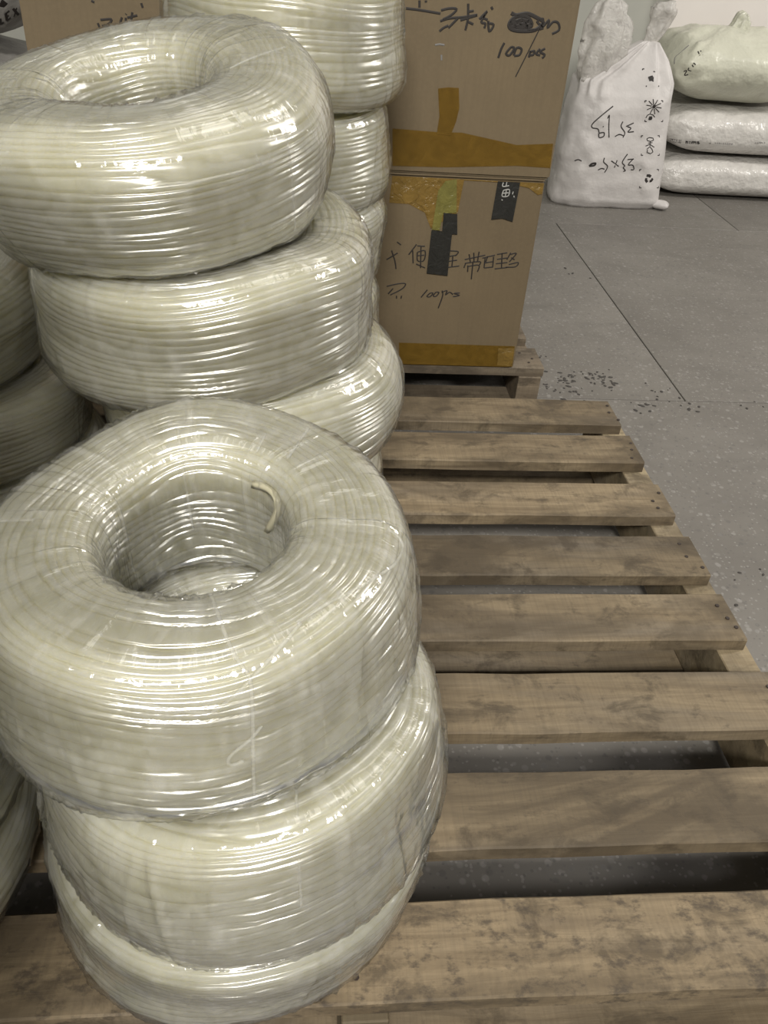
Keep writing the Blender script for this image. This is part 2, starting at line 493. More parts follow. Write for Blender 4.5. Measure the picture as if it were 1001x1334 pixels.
def film_mesh(R, ri, h, e, seed, nu=280, nv=88):
    if nu < 160: nv = 44
    g = np.random.RandomState(seed+500)
    q, nr = profile(R, ri, h, e, 0.0014)
    c = arc(q); L = c[-1]
    s = np.arange(nv)/nv*L
    qq = np.vstack([q, q[:1]]); nn = np.vstack([nr, nr[:1]])
    pr = np.interp(s, c, qq[:, 0]); pz = np.interp(s, c, qq[:, 1])
    n0 = np.interp(s, c, nn[:, 0]); n1 = np.interp(s, c, nn[:, 1])
    th = np.arange(nu)/nu*2*np.pi
    D = np.zeros((nu, nv))
    vv = np.arange(nv)/nv
    for _ in range(90):                     # folds that run round the section, slightly slanting
        t0 = g.uniform(0, 2*np.pi); sl = g.normal(0, 0.35); v0 = g.uniform(0, 1); ln = g.uniform(.08, .35)
        wd = g.uniform(.006, .018); am = g.uniform(.0008, .0026)
        dv = (vv-v0+.5) % 1-.5
        dt = (th[:, None]-t0-sl*dv[None, :]+np.pi) % (2*np.pi)-np.pi
        D += am*np.exp(-(dt/wd)**2)*np.exp(-(dv[None, :]/ln)**2)
    for _ in range(9):                      # the edge of a wrap: a small step
        t0 = g.uniform(0, 2*np.pi); sl = g.normal(0, 0.5)
        dv = (vv-.5)
        dt = (th[:, None]-t0-sl*np.sin(2*np.pi*dv)[None, :]+np.pi) % (2*np.pi)-np.pi
        D += .0012*np.exp(-np.clip(dt, 0, 9)*6)*(dt > 0)
    D += 0.0005*np.abs(g.normal(0, 1, (nu, nv)))
    pr2 = pr[None, :]+n0[None, :]*D; pz2 = pz[None, :]+n1[None, :]*D
    V = np.stack([pr2*np.cos(th)[:, None], pr2*np.sin(th)[:, None], pz2], -1).reshape(-1, 3)
    a = np.arange(nu)[:, None]; b = np.arange(nv)[None, :]
    F = np.stack([a*nv+b, ((a+1) % nu)*nv+b, ((a+1) % nu)*nv+(b+1) % nv, a*nv+(b+1) % nv], -1).reshape(-1, 4)
    U0 = (a/nu+0*b); V0 = (b/nv+0*a)
    uv = np.stack([np.stack([U0, V0], -1), np.stack([U0+1/nu, V0], -1), np.stack([U0+1/nu, V0+1/nv], -1), np.stack([U0, V0+1/nv], -1)], 2)
    return mesh_np('stretch_film', lump(V, R, h, seed), F, True, uv.reshape(-1, 2))

HG = 0.005
def height_field(V):
    """highest point of a coil per grid cell, a little spread out"""
    k = np.floor(V[:, :2]/HG).astype(int) + 400
    H = np.full((800, 800), -9.0)
    np.maximum.at(H, (k[:, 0], k[:, 1]), V[:, 2])
    G = H.copy()
    for a in (-2, -1, 0, 1, 2):
        for b in (-2, -1, 0, 1, 2):
            G = np.maximum(G, np.roll(np.roll(H, a, 0), b, 1))
    return G

def rest_on(me, rot, org, field, gap, floor_z=None):
    """squash the underside of a coil where it lies on what is below it"""
    n = len(me.vertices)
    V = np.empty(n*3, dtype=np.float32); me.vertices.foreach_get('co', V); V = V.reshape(-1, 3).astype(float)
    R3 = np.array(rot); W = V @ R3.T + np.array(org)
    if field is not None:
        k = np.clip(np.floor(W[:, :2]/HG).astype(int)+400, 0, 799)
        h = field[k[:, 0], k[:, 1]] + gap
        m = (V[:, 2] < 0.02) & (W[:, 2] < h)
        W[m, 2] = h[m]
    if floor_z is not None:
        W[:, 2] = np.maximum(W[:, 2], floor_z+gap)
    V = (W - np.array(org)) @ R3
    me.vertices.foreach_set('co', V.astype(np.float32).ravel()); me.update()
    return W

def coil(x, y, z, R, h, tx, ty, ri, label, seed, group, e=3.0, segs=72, under=None, per=7):
    tx, ty = math.radians(tx), math.radians(ty)
    rot = Euler((tx, ty, 0), 'XYZ').to_matrix()
    base = Vector((x, y, z)) - rot @ Vector((0, 0, h/2))
    root = tag(empty('hose_coil', base, (tx, ty, 0)), label, 'hose coil', group)
    hm = hose_mesh(R, ri, h, e, seed, nu=int(segs*1.8), per=per)
    fm = film_mesh(R, ri, h, e, seed, segs*5)
    fz = z-h/2-.0005 if under is None else None
    rest_on(hm, rot, (x, y, z), under, .0032, fz)
    W = rest_on(fm, rot, (x, y, z), under, .0012, fz)
    link('hose', hm, M['hose'], root, (0, 0, h/2))
    link('stretch_film', fm, M['film'], root, (0, 0, h/2))
    return height_field(W)

GF = 'coils of the front stack'
GB = 'coils of the stack behind the front one'
GL = 'coils at the left edge of the pallet'
GO = 'unseen coils added above the left stack for shade'
GR = 'coils of the far stack before the boxes'
c = coil(-.057, .478, .198, .178, .114, 0, 0, .094, 'wrapped clear hose coil at the bottom of the front stack, on the pallet', 11, GF, 3.6, 80, per=11)
c = coil(-.047, .470, .333, .167, .166, 2.5, -2, .092, 'wrapped clear hose coil in the middle of the front stack', 12, GF, 3.8, 80, under=c, per=11)
coil(-.082, .509, .463, .171, .162, 2.9, -2.6, .072, 'topmost coil of the front stack, its round centre hole in full view', 13, GF, 4.2, 96, under=c, per=11)
c = coil(-.090, 1.03, .2215, .195, .160, 0, 0, .10, 'lowest coil of the second stack, almost hidden behind the front stack', 21, GB, 3.0, 48)
c = coil(-.072, 1.036, .370, .198, .140, -.4, -4, .10, 'third coil down of the second stack, bulging to the right over the pallet', 22, GB, under=c, per=9)
c = coil(-.127, 1.030, .513, .211, .160, 3, -5, .10, 'second coil down of the tall stack, directly under its tilted top coil', 23, GB, under=c, per=10)
coil(-.183, 1.035, .676, .208, .168, 9, -9, .074, 'tilted top coil of the tall second stack, dented open centre', 24, GB, 3.0, 90, under=c, per=10)
c = coil(-.046, 1.420, .2005, .178, .118, 0, 0, .10, 'lowest coil of the far stack, hidden behind the tall second stack', 31, GR, 3.0, 40)
c = coil(-.052, 1.420, .322, .178, .124, 0, 0, .10, 'fourth coil down of the far stack, hidden behind the tall second stack', 32, GR, 3.0, 40, under=c)
c = coil(-.053, 1.420, .455, .178, .142, 0, 0, .10, 'third coil down of the far stack, a sliver beside the lower box', 33, GR, 3.0, 56, under=c)
c = coil(-.053, 1.420, .598, .179, .144, 1, 1, .10, 'second coil down of the far stack, beside the amber taped box seam', 34, GR, 3.0, 56, under=c)
coil(-.038, 1.420, .750, .180, .160, -1, -1, .10, 'top coil of the far stack, cut off by the upper picture edge', 35, GR, 3.0, 56, under=c)
c = coil(-.442, .470, .196, .188, .112, 0, 0, .10, 'shaded lowest coil at the lower left, touching the pallet beside the front stack', 41, GL, 3.0, 52)
c = coil(-.434, .474, .306, .189, .112, 0, 0, .10, 'shaded coil at the lower left, second from the pallet', 42, GL, 3.0, 52, under=c)
c = coil(-.457, .415, .420, .188, .120, 0, 0, .10, 'shaded coil at the lower left, only a sliver beside the front top coil', 43, GL, 3.0, 52, under=c)
for q in range(4):          # unseen coils added on top of the left stack to shade the left side
    c = coil(-.468, .41, .5405+.1205*q, .186, .124, 0, 0, .10, '%s coil counted from the pallet, added out of view on the left stack for its shade' % ('fourth', 'fifth', 'sixth', 'seventh')[q], 61+q, GO, 3.0, 26, under=c, per=5)
c = None
for q in range(8):          # unseen stack added beside the camera to keep lamp light off the left coils
    c = coil(-.425, -.02, .063+.1255*q, .188, .1245, 0, 0, .10, '%s coil from the floor in the unseen stack added left of the camera to block light' % ('lowest', 'second', 'third', 'fourth', 'fifth', 'sixth', 'seventh', 'eighth')[q], 71+q, 'coils of the added light blocking stack', 3.0, 26, under=c, per=5)
c = coil(-.505, 1.10, .193, .198, .106, 0, 0, .10, 'dim coil at the base of the left rear stack, hidden by the front stack', 51, GL, 3.0, 40)
c = coil(-.515, 1.10, .305, .198, .124, 0, 0, .10, 'dim coil in the gap left of the second stack, just above the front coil', 52, GL, under=c)
coil(-.548, 1.10, .435, .190, .142, 0, 0, .10, 'dim upper coil of the left rear stack, beside the tall stack', 53, GL, 3.0, 52, under=c)

# ---------------------------------------------------------------- things drawn on surfaces: tape, handwriting
def tube_path(bm, pts, nrms, w, th):
    """a flat ribbon with rounded look along pts lying on a surface with normals nrms"""
    rings = []
    n = len(pts)
    for i in range(n):
        a = pts[max(i-1, 0)]; b = pts[min(i+1, n-1)]
        t = (b-a)
        if t.length < 1e-9: t = Vector((1, 0, 0))
        t.normalize()
        nr = nrms[i]; s = nr.cross(t)
        if s.length < 1e-6: s = Vector((1, 0, 0))
        s.normalize()
        p = pts[i]
        rings.append([bm.verts.new(p + s*w/2), bm.verts.new(p + s*w/4 + nr*th), bm.verts.new(p - s*w/4 + nr*th), bm.verts.new(p - s*w/2)])
    for i in range(n-1):
        for j in range(4):
            k = (j+1) % 4
            bm.faces.new((rings[i][j], rings[i+1][j], rings[i+1][k], rings[i][k]))
    bm.faces.new(rings[0]); bm.faces.new(rings[-1][::-1])

def smooth_path(p):
    if len(p) < 3: return p
    out = []
    P = [p[0]] + list(p) + [p[-1]]
    for i in range(1, len(P)-2):
        p0, p1, p2, p3 = (np.array(P[i+j], float) for j in (-1, 0, 1, 2))
        for t in (0, .25, .5, .75):
            out.append(tuple(0.5*((2*p1) + (-p0+p2)*t + (2*p0-5*p1+4*p2-p3)*t*t + (-p0+3*p1-3*p2+p3)*t**3)))
    out.append(tuple(p[-1]))
    return out

def bvh_of(o):
    bpy.context.view_layer.update()
    return BVHTree.FromObject(o, bpy.context.evaluated_depsgraph_get()), o.matrix_world.copy()

def write(name, strokes, org, sc, target, mat, parent, w=0.004, th=0.0006, smooth=True, relax=0):
    """strokes in a local drawing frame (org, sc) are laid on the surface of target as ink ribbons"""
    bv, mw = target
    inv = mw.inverted()
    bm = bmesh.new()
    pinv = parent.matrix_world.inverted()
    for st in strokes:
        ww = w
        if isinstance(st, dict): ww = st['w']; st = st['p']
        if smooth: st = smooth_path(st)
        else:
            fine = []
            for a, b in zip(st[:-1], st[1:]):
                for k in range(4): fine.append((a[0]+(b[0]-a[0])*k/4, a[1]+(b[1]-a[1])*k/4))
            st = fine+[st[-1]]
        P, Nn = [], []
        for (X, Y) in st:
            d = pix_ray(org[0]+X/sc, org[1]+Y/sc)
            h = bv.ray_cast(inv @ EYE, (inv.to_3x3() @ d).normalized())
            if h[0] is None: continue
            nrm = (mw.to_3x3() @ h[1]).normalized()
            if nrm.dot(d) > 0: nrm = -nrm
            P.append(pinv @ (mw @ h[0] + nrm*0.0003)); Nn.append((pinv.to_3x3() @ nrm).normalized())
        for _ in range(relax):
            P = [P[0]]+[(P[k-1]+P[k]*2+P[k+1])/4 for k in range(1, len(P)-1)]+[P[-1]]
            Nn = [Nn[0]]+[(Nn[k-1]+Nn[k]+Nn[k+1]).normalized() for k in range(1, len(Nn)-1)]+[Nn[-1]]
        if len(P) >= 2: tube_path(bm, P, Nn, ww, th)
    return tag(link(name, bm_mesh(name, bm), mat, parent), kind='stuff')

def patch(name, poly, org, sc, Y, mat, parent, lift=0.0006, th=0.0005):
    """a piece of tape stuck on the plane y = Y (facing the camera side)"""
    bm = bmesh.new()
    a = []
    bb = parent.children[0].bound_box
    for (X, Z) in poly:
        p = at_y(org[0]+X/sc, org[1]+Z/sc, Y)
        q = Vector((p.x, Y-lift, p.z)) - parent.location
        q.x = min(max(q.x, bb[0][0]+.003), bb[6][0]-.003); q.z = min(max(q.z, .003), bb[6][2]-.002)
        a.append(q)
    f = [bm.verts.new(p) for p in a]; g = [bm.verts.new(p+Vector((0, -th, 0))) for p in a]
    n = len(a)
    bm.faces.new(f[::-1]); bm.faces.new(g)
    for i in range(n):
        bm.faces.new((f[i], f[(i+1) % n], g[(i+1) % n], g[i]))
    return link(name, bm_mesh(name, bm), mat, parent)

# folds of film and the loose hose end on the front top coil
def on_coil(idx, part):
    roots = [o for o in COL.objects if o.name.startswith('hose_coil') and o.parent is None]
    r = [o for o in roots if o.get('label', '').startswith(idx)][0]
    ch = [c for c in r.children if c.name.startswith(part)][0]
    return r, ch
def folds(idx, part, strokes, w, name, mat, th=.0012):
    r, ch = on_coil(idx, part)
    o = write(name, strokes, (0, 0), 1.0, bvh_of(ch), mat, r, w, th, True, 5 if name == 'film_fold' else 14)
    return o
folds('topmost coil of the front', 'stretch_film', [[(272, 768), (286, 805), (300, 845), (318, 872), (327, 884), (329, 930), (330, 1000), (331, 1035)],
      [(392, 812), (360, 850), (327, 884), (302, 910), (275, 928)], [(275, 928), (230, 925), (185, 915), (145, 905)],
      [(497, 748), (515, 735), (525, 715), (520, 700), (505, 690)], [(386, 812), (420, 790), (470, 765), (515, 735)], [(340, 945), (325, 965), (296, 985), (300, 998), (318, 990)],
      [(232, 560), (240, 620), (252, 690)], [(375, 598), (402, 558)], [(335, 590), (346, 566)], [(2, 680), (45, 678)], [(70, 640), (82, 622)]], .0030, 'film_fold', M['fold'])
folds('wrapped clear hose coil in the middle', 'stretch_film', [[(60, 1030), (110, 1045), (170, 1062), (240, 1060)], [(330, 1050), (400, 1022), (470, 975)], [(385, 1000), (388, 1080), (392, 1180)]], .0026, 'film_fold', M['fold'])
folds('tilted top coil', 'stretch_film', [[(368, 150), (380, 220), (384, 300)], [(300, 90), (330, 75), (372, 62)], [(305, 145), (340, 215)], [(320, 140), (355, 212)]], .0030, 'film_fold', M['fold'])
tag(folds('topmost coil of the front', 'hose', [[(330, 632), (352, 634), (366, 652), (366, 672), (352, 688)]], .0075, 'hose_end', M['hose_cut'], .005), kind='thing')
for o in COL.objects:
    if o.name.startswith(('hose_end', 'film_fold')): o.data.polygons.foreach_set('use_smooth', [True]*len(o.data.polygons))

# ---------------------------------------------------------------- cardboard boxes
def carton(x0, x1, y0, z0, h, dep, label, mat, seed, group=None):
    cx = (x0+x1)/2
    root = tag(empty('cardboard_box', (cx, y0+dep/2, z0)), label, 'box', group)
    bpy.context.view_layer.update()
    w = x1-x0
    rng = random.Random(seed)
    b = box_bm(-w/2, w/2, -dep/2, dep/2, 0, h-.004, .004, 2)
    link('body', bm_mesh('body', b), mat, root)
    for sgn in (-1, 1):
        f = box_bm(-w/2+.001, w/2-.001, min(0.001*sgn, sgn*dep/2), max(0.001*sgn, sgn*dep/2), h-.004, h, .001)
        link('top_flap', bm_mesh('top_flap', f), mat, root)
    bpy.context.view_layer.update()
    return root

BY, BX1 = 1.612, 0.446
lower = carton(0.0, BX1, BY, FZ+.0012, 0.394, .45, 'lower cardboard box with black tape strips and two lines of handwriting', M['card'], 1)
upper = carton(-.004, BX1+.006, BY-.004, FZ+.3965, 0.40, .46, 'upper cardboard box with crossed amber tape and a scribbled out word', M['card2'], 2)
lowl = carton(-.476, -.014, BY+.004, FZ+.0012, 0.394, .45, 'cardboard box at lower left, hidden behind the hose stacks', M['card'], 3)
uppl = carton(-.472, -.016, BY, FZ+.3965, 0.40, .46, 'cardboard box at the upper left, handwriting just above the tilted coil', M['card2'], 4)

A = ((400, 0), 2.78)
patch('tape', [(310, 465), (470, 478), (560, 480), (650, 500), (760, 525), (892, 520), (884, 608), (760, 600), (500, 605), (310, 600)], *A, BY-.004, M['tape'], upper)
patch('tape', [(475, 320), (512, 316), (550, 318), (552, 390), (540, 440), (520, 490), (470, 485), (480, 420)], *A, BY-.004, M['tape'], upper, .0013)
Bz = ((440, 200), 3.128)
patch('tape', [(225, 58), (520, 76), (505, 160), (490, 240), (380, 305), (355, 240), (290, 205), (210, 200)], *Bz, BY, M['tape_wr'], lower)
patch('tape', [(500, 84), (862, 104), (858, 165), (815, 168), (780, 140), (690, 118), (520, 108)], *Bz, BY, M['tape_wr'], lower, .0014)
patch('tape', [(250, 770), (722, 785), (712, 868), (690, 878), (250, 876)], *Bz, BY, M['tape'], lower)
patch('tape', [(655, 792), (720, 792), (711, 866), (650, 862)], *Bz, BY, M['tape_wr'], lower, .0014)
tag(patch('tape', [(410, 150), (440, 110), (486, 100), (484, 240), (430, 242), (415, 312), (384, 308)], *Bz, BY, M['tape_green'], lower, .0022), 'olive green tape piece')
tag(patch('tape', [(432, 240), (487, 245), (487, 328), (425, 322)], *Bz, BY, M['tape_black'], lower, .003), 'short black tape piece')
tag(patch('tape', [(382, 310), (466, 318), (447, 495), (362, 485)], *Bz, BY, M['tape_black'], lower, .0038), 'black tape piece over the writing')
bt = tag(patch('tape', [(655, 92), (746, 98), (712, 276), (670, 262), (625, 267)], *Bz, BY, M['tape_black'], lower, .003), 'black tape strip with pale print')

ub = bvh_of(upper.children[0]); lb = bvh_of(lower.children[0]); llb = bvh_of(uppl.children[0])
T = ((500, 0), 3.85)
up_strokes = [
    [(112, 42), (180, 50), (285, 68)], [(180, 38), (180, 2)], [(212, 12), (212, 2)],
    [(288, 52), (330, 42), (366, 46), (340, 75), (297, 98)], [(284, 106), (330, 92), (400, 86), (470, 74)], [(372, 92), (325, 140)],
    [(280, 157), (300, 140), (325, 128)], [(424, 18), (424, 60), (422, 100), (410, 152)], [(420, 60), (452, 54)], [(385, 102), (470, 76)], [(420, 108), (450, 122)],
    [(480, 96), (520, 56), (500, 86), (522, 100)], [(516, 60), (490, 110), (510, 118), (505, 142)], [(520, 116), (552, 124), (530, 158), (524, 104)], [(540, 34), (547, 48)],
    dict(p=[(640, 65), (665, 76), (720, 68), (770, 90), (800, 112), (760, 150), (690, 156), (640, 146), (630, 120), (660, 85), (720, 85), (742, 130), (680, 140), (650, 115), (700, 100), (740, 120), (660, 132), (690, 95), (722, 140), (650, 100), (640, 135), (700, 120), (730, 100)], w=.0062),
    [(720, 150), (800, 142), (770, 110), (800, 95), (792, 140), (830, 100), (822, 140), (850, 110), (876, 116), (880, 150), (845, 170)],
    dict(p=[(785, 140), (740, 230), (700, 310), (662, 385)], w=.002),
    [(606, 215), (590, 245), (575, 290)], [(640, 235), (614, 268), (632, 277), (655, 243), (640, 235)], [(652, 278), (668, 240), (692, 247), (682, 275), (655, 280)],
    [(737, 255), (728, 288)], [(735, 260), (756, 256), (750, 275), (735, 276)], [(785, 245), (765, 270), (785, 277)], [(810, 243), (785, 260), (808, 275), (795, 292)],
]
write('handwriting', up_strokes, *T, ub, M['ink'], upper, .0040)
write('pen_mark', [[(258, 226), (280, 222), (305, 226)], [(290, 275), (291, 302)]], *T, ub, M['ink_grey'], upper, .003)
lo_strokes = [
    [(200, 432), (245, 405)], [(220, 395), (234, 440), (238, 470)], [(242, 360), (258, 372)],
    [(322, 370), (290, 412)], [(306, 395), (308, 447)], [(325, 376), (356, 378)], [(325, 402), (356, 396), (352, 435), (326, 436), (325, 402)], [(325, 416), (353, 414)], [(340, 376), (338, 466)], [(320, 450), (356, 466)],
    [(452, 396), (492, 400), (480, 416)], [(448, 420), (486, 414)], [(470, 420), (466, 460)], [(448, 440), (487, 434)], [(448, 464), (496, 458)],
    [(518, 432), (602, 414)], [(536, 410), (541, 442)], [(555, 404), (556, 442)], [(577, 400), (570, 442)], [(522, 446), (515, 466)], [(520, 447), (580, 440), (577, 456)], [(531, 456), (530, 482)], [(531, 460), (576, 455), (570, 482)], [(552, 440), (548, 480), (545, 512)],
    [(590, 426), (642, 414)], [(601, 426), (597, 466)], [(636, 420), (632, 464)], [(598, 446), (634, 440)], [(598, 466), (633, 462)], [(612, 418), (604, 442)],
    [(650, 411), (692, 404)], [(650, 431), (693, 425)], [(671, 405), (668, 466)], [(645, 449), (692, 444)], [(640, 470), (692, 464)],
    [(706, 404), (690, 432)], [(704, 411), (729, 407), (700, 441)], [(698, 452), (736, 444), (725, 461), (685, 463)], [(708, 424), (721, 433)],
    [(200, 541), (250, 530), (277, 531), (262, 552), (215, 576)], [(226, 550), (206, 572)], [(240, 579), (240, 591)], [(261, 579), (258, 591)],
    [(366, 555), (340, 586)], [(377, 568), (364, 582), (377, 583), (389, 569), (377, 568)], [(400, 565), (390, 580), (402, 581), (413, 566), (400, 565)],
    [(426, 558), (428, 580), (410, 630)], [(424, 566), (446, 558), (440, 576), (456, 565), (470, 574)], [(498, 568), (474, 570), (497, 578), (470, 583)],
]
write('handwriting', lo_strokes, *Bz, lb, M['ink'], lower, .0026)
btb = bvh_of(bt)
write('printed_mark', [[(676, 118), (702, 114)], [(676, 118), (673, 134), (699, 131)], [(690, 116), (687, 132)], [(676, 150), (700, 147), (696, 172), (671, 174), (676, 150)], [(688, 149), (684, 173)], [(673, 162), (698, 160)], [(668, 188), (673, 190)], [(716, 155), (713, 166)], [(718, 172), (720, 178)]], *Bz, btb, M['print_white'], lower, .0018, .0004)
write('handwriting', [[(255, 60), (262, 78)], [(262, 52), (290, 50), (284, 62), (266, 68)], [(300, 74), (302, 70)], [(318, 45), (312, 66), (322, 64)], [(328, 46), (328, 62)], [(328, 38), (329, 36)], [(345, 32), (340, 66)], [(332, 46), (358, 40)], [(368, 8), (372, 20)], [(238, 2), (246, 6)]], (0, 0), 2.0, llb, M['ink'], uppl, .0036)

# ---------------------------------------------------------------- sacks
def fbm(P, seed, f0=6.0, oct=4):
    from mathutils import noise as mn
    out = np.zeros(len(P))
    for i, p in enumerate(P):
        out[i] = mn.fractal(Vector(p)*f0 + Vector((seed*3.1, seed*1.7, seed)), 1.0, 2.0, oct)
    return out

def pillow(name, L, W, H, seed, mat, parent, loc=(0, 0, 0), rz=0.0, sag=0.0, amp=0.012, e=2.6, nu=72, nv=36):
    """a filled lying sack: a puffed cushion with seamed short ends"""
    V = []
    for j in range(nv+1):
        ph = -math.pi/2 + math.pi*j/nv
        for i in range(nu):
            a = 2*math.pi*i/nu
            ca, sa = math.cos(a), math.sin(a)
            X = L/2*math.copysign(abs(ca)**(2/6.5), ca)
            Y = W/2*math.copysign(abs(sa)**(2/6.5), sa)
            cp, sp = math.cos(ph), math.sin(ph)
            k = abs(cp)**(2/e)
            x, y = X*k, Y*k
            z = H/2*math.copysign(abs(sp)**(2/e), sp)
            edge = min(1.0, max(abs(x)/(L/2), abs(y)/(W/2)))
            z *= (1 - 0.3*edge**8)
            z -= sag*(x/(L/2))**2
            V.append((x, y, z))
    V = np.array(V)
    n = fbm(V, seed, 7.0)
    cen = np.linalg.norm(V*np.array([1/L, 1/W, 1/H]), axis=1)[:, None]
    V = V*(1+ (n*amp/0.15)[:, None])
    V[:, 2] += n*amp*0.8
    V[:, 2] -= V[:, 2].min()
    V[:, 2] *= H/V[:, 2].max()
    F = []
    for j in range(nv):
        for i in range(nu):
            F.append((j*nu+i, j*nu+(i+1) % nu, (j+1)*nu+(i+1) % nu, (j+1)*nu+i))
    return link(name, mesh_np(name, V, F), mat, parent, loc, (0, 0, rz))

SY = 3.20
# standing sack
p0 = at_z(735, 260, 0.0); p1 = at_z(868, 268, 0.0)
sx0, sx1 = at_y(728, 250, SY).x, at_y(868, 268, SY).x
stand = tag(empty('woven_sack', ((sx0+sx1)/2, SY+.13, 0)), 'standing white sack with gathered top, inverted handwriting and handling symbols', 'sack')
bpy.context.view_layer.update()

def standing_body():
    nu, nz = 96, 60
    W2 = (sx1-sx0)/2
    V = []
    for j in range(nz+1):
        t = j/nz
        z = 0.56*t
        # half widths and centre shift by height
        wl = np.interp(t, [0, .04, .5, .78, .9, 1], [W2*.97, W2*1.0, W2*.92, W2*.84, W2*.42, .030])
        wr = np.interp(t, [0, .04, .5, .78, .9, 1], [W2*.97, W2*1.0, W2*.90, W2*.80, W2*.46, .030])
        dp = np.interp(t, [0, .05, .3, .7, .86, 1], [.105, .125, .13, .11, .075, .028])
        cxm = np.interp(t, [0, .5, .78, 1], [0, -.012, -.01, .055])
        for i in range(nu):
            a = 2*math.pi*i/nu
            ca, sa = math.cos(a), math.sin(a)
            x = (wr if ca > 0 else wl)*math.copysign(abs(ca)**.5, ca) + cxm
            y = dp*math.copysign(abs(sa)**.62, sa)
            pleat = max(0, t-.66)/.34
            k = 1 + .16*pleat*math.sin(a*13+1.2*math.sin(a*3))*(1 if pleat < 1 else .5)
            V.append((cxm+(x-cxm)*k, y*k, z))
    V = np.array(V)
    n = fbm(V, 5, 8.0)
    V[:, 1] += n*.012; V[:, 0] += n*.008
    b = len(V); V = np.vstack([V, [[0, 0, .002]], [[.055, 0, .565]]])
    F = []
    for j in range(nz):
        for i in range(nu):
            F.append((j*nu+i, j*nu+(i+1) % nu, (j+1)*nu+(i+1) % nu, (j+1)*nu+i))
    for i in range(nu):
        F.append((b, (i+1) % nu, i, i))
        F.append((b+1, nz*nu+i, nz*nu+(i+1) % nu, nz*nu+(i+1) % nu))
    bm = bmesh.new()
    vs = [bm.verts.new(v) for v in V]
    for f in F:
        u = list(dict.fromkeys(f))
        if len(u) >= 3: bm.faces.new([vs[k] for k in u])
    return bm_mesh('body', bm, True)
sbody = link('body', standing_body(), M['sack'], stand)

def crumple(name, path, radii, seed, mat, parent, flat=0.6, nu=40, amp=.18, pleats=9):
    """a gathered tuft of plastic: a pleated tube along a path of points (parent space)"""
    path = [Vector(p) for p in path]
    P, Rr = [], []
    for i in range(len(path)-1):
        for k in range(6):
            t = k/6
            P.append(path[i].lerp(path[i+1], t)); Rr.append(radii[i]*(1-t)+radii[i+1]*t)
    P.append(path[-1]); Rr.append(radii[-1])
    V = []
    for i, (p, r) in enumerate(zip(P, Rr)):
        t = (P[min(i+1, len(P)-1)]-P[max(i-1, 0)]).normalized()
        s = t.cross(Vector((0, 1, 0))).normalized(); q = s.cross(t)
        for k in range(nu):
            a = 2*math.pi*k/nu
            rr = r*(1+amp*math.sin(pleats*a+.5*i*.2+seed))
            V.append(p + s*math.cos(a)*rr + q*math.sin(a)*rr*flat)
    V = np.array([tuple(v) for v in V])
    n = fbm(V, seed, 22.0, 3)
    V += (n*.012)[:, None]*np.array([1, .8, .6])
    m = len(P)
    bm = bmesh.new()
    vs = [bm.verts.new(v) for v in V]
    for i in range(m-1):
        for k in range(nu):
            bm.faces.new((vs[i*nu+k], vs[i*nu+(k+1) % nu], vs[(i+1)*nu+(k+1) % nu], vs[(i+1)*nu+k]))
    bm.faces.new(vs[:nu][::-1]); bm.faces.new(vs[-nu:])
    return link(name, bm_mesh(name, bm, True), mat, parent)

def rel(px, py, y, root): return at_y(px, py, y)-root.location
crumple('tied_neck', [rel(838, 70, SY+.13, stand), rel(846, 55, SY+.13, stand), rel(858, 32, SY+.13, stand), rel(866, 12, SY+.13, stand), rel(868, 2, SY+.13, stand)], [.026, .024, .036, .046, .030], 3, M['liner'], stand, .5, 40, .14, 5)
crumple('plastic_liner', [rel(772, 106, SY+.10, stand), rel(780, 84, SY+.10, stand), rel(789, 58, SY+.11, stand), rel(792, 30, SY+.12, stand), rel(796, 6, SY+.12, stand), rel(798, -4, SY+.12, stand)], [.055, .074, .085, .080, .055, .02], 7, M['liner'], stand, .6, 48, .10, 7)
lug = pillow('corner_lug', .065, .05, .035, 4, M['sack'], stand, ((sx1-sx0)/2-.005, -.085, .001), -.5, 0, .006, 2.0, 20, 10)

sb = bvh_of(sbody)
Z4 = ((680, 0), 3.118)
ZB = ((720, 120), 6.256)
write('handwriting', [
    [(495, 115), (420, 175), (330, 255), (325, 290), (370, 300), (380, 330)], [(380, 335), (420, 330), (418, 360), (382, 370), (378, 335)], [(462, 190), (412, 285)], [(465, 185), (460, 280), (462, 370)],
    [(575, 240), (560, 280), (590, 330), (575, 370)], [(510, 362), (545, 345), (578, 355)], [(600, 280), (662, 252)], [(612, 282), (640, 295), (615, 325), (664, 322)],
    [(182, 560), (210, 550), (238, 562)], dict(p=[(300, 605), (320, 585), (352, 580), (340, 598), (302, 603)], w=.007),
    [(425, 535), (418, 570), (450, 605), (425, 655)], [(372, 635), (400, 622), (425, 628)], [(480, 560), (540, 605)], [(528, 555), (505, 615)], [(612, 505), (570, 570), (590, 600), (578, 615), (595, 640), (578, 645)],
    [(612, 550), (664, 545)], [(655, 548), (618, 592), (655, 595), (664, 630), (640, 632)]], *ZB, sb, M['ink'], stand, .0042)
sym = []
def corners(x0, y0, x1, y1, k=14):
    for (x, y, sx, sy) in ((x0, y0, 1, 1), (x1, y0, -1, 1), (x0, y1, 1, -1), (x1, y1, -1, -1)):
        sym.append([(x, y+sy*k), (x, y), (x+sx*k, y)])
corners(755, 70, 900, 240); corners(725, 355, 872, 515); corners(712, 630, 865, 780)
for a in range(10):
    an = a*math.pi/5+.2
    sym.append([(828+18*math.cos(an), 118+18*math.sin(an)), (828+62*math.cos(an), 118+62*math.sin(an))])
sym.append(dict(p=[(820, 110), (836, 112), (832, 124), (820, 120), (828, 114)], w=.008))
sym.append([(762, 210), (775, 188), (797, 178), (820, 186), (835, 205)])
sym.append(dict(p=[(788, 208), (806, 206), (804, 218), (790, 218), (797, 210)], w=.009))
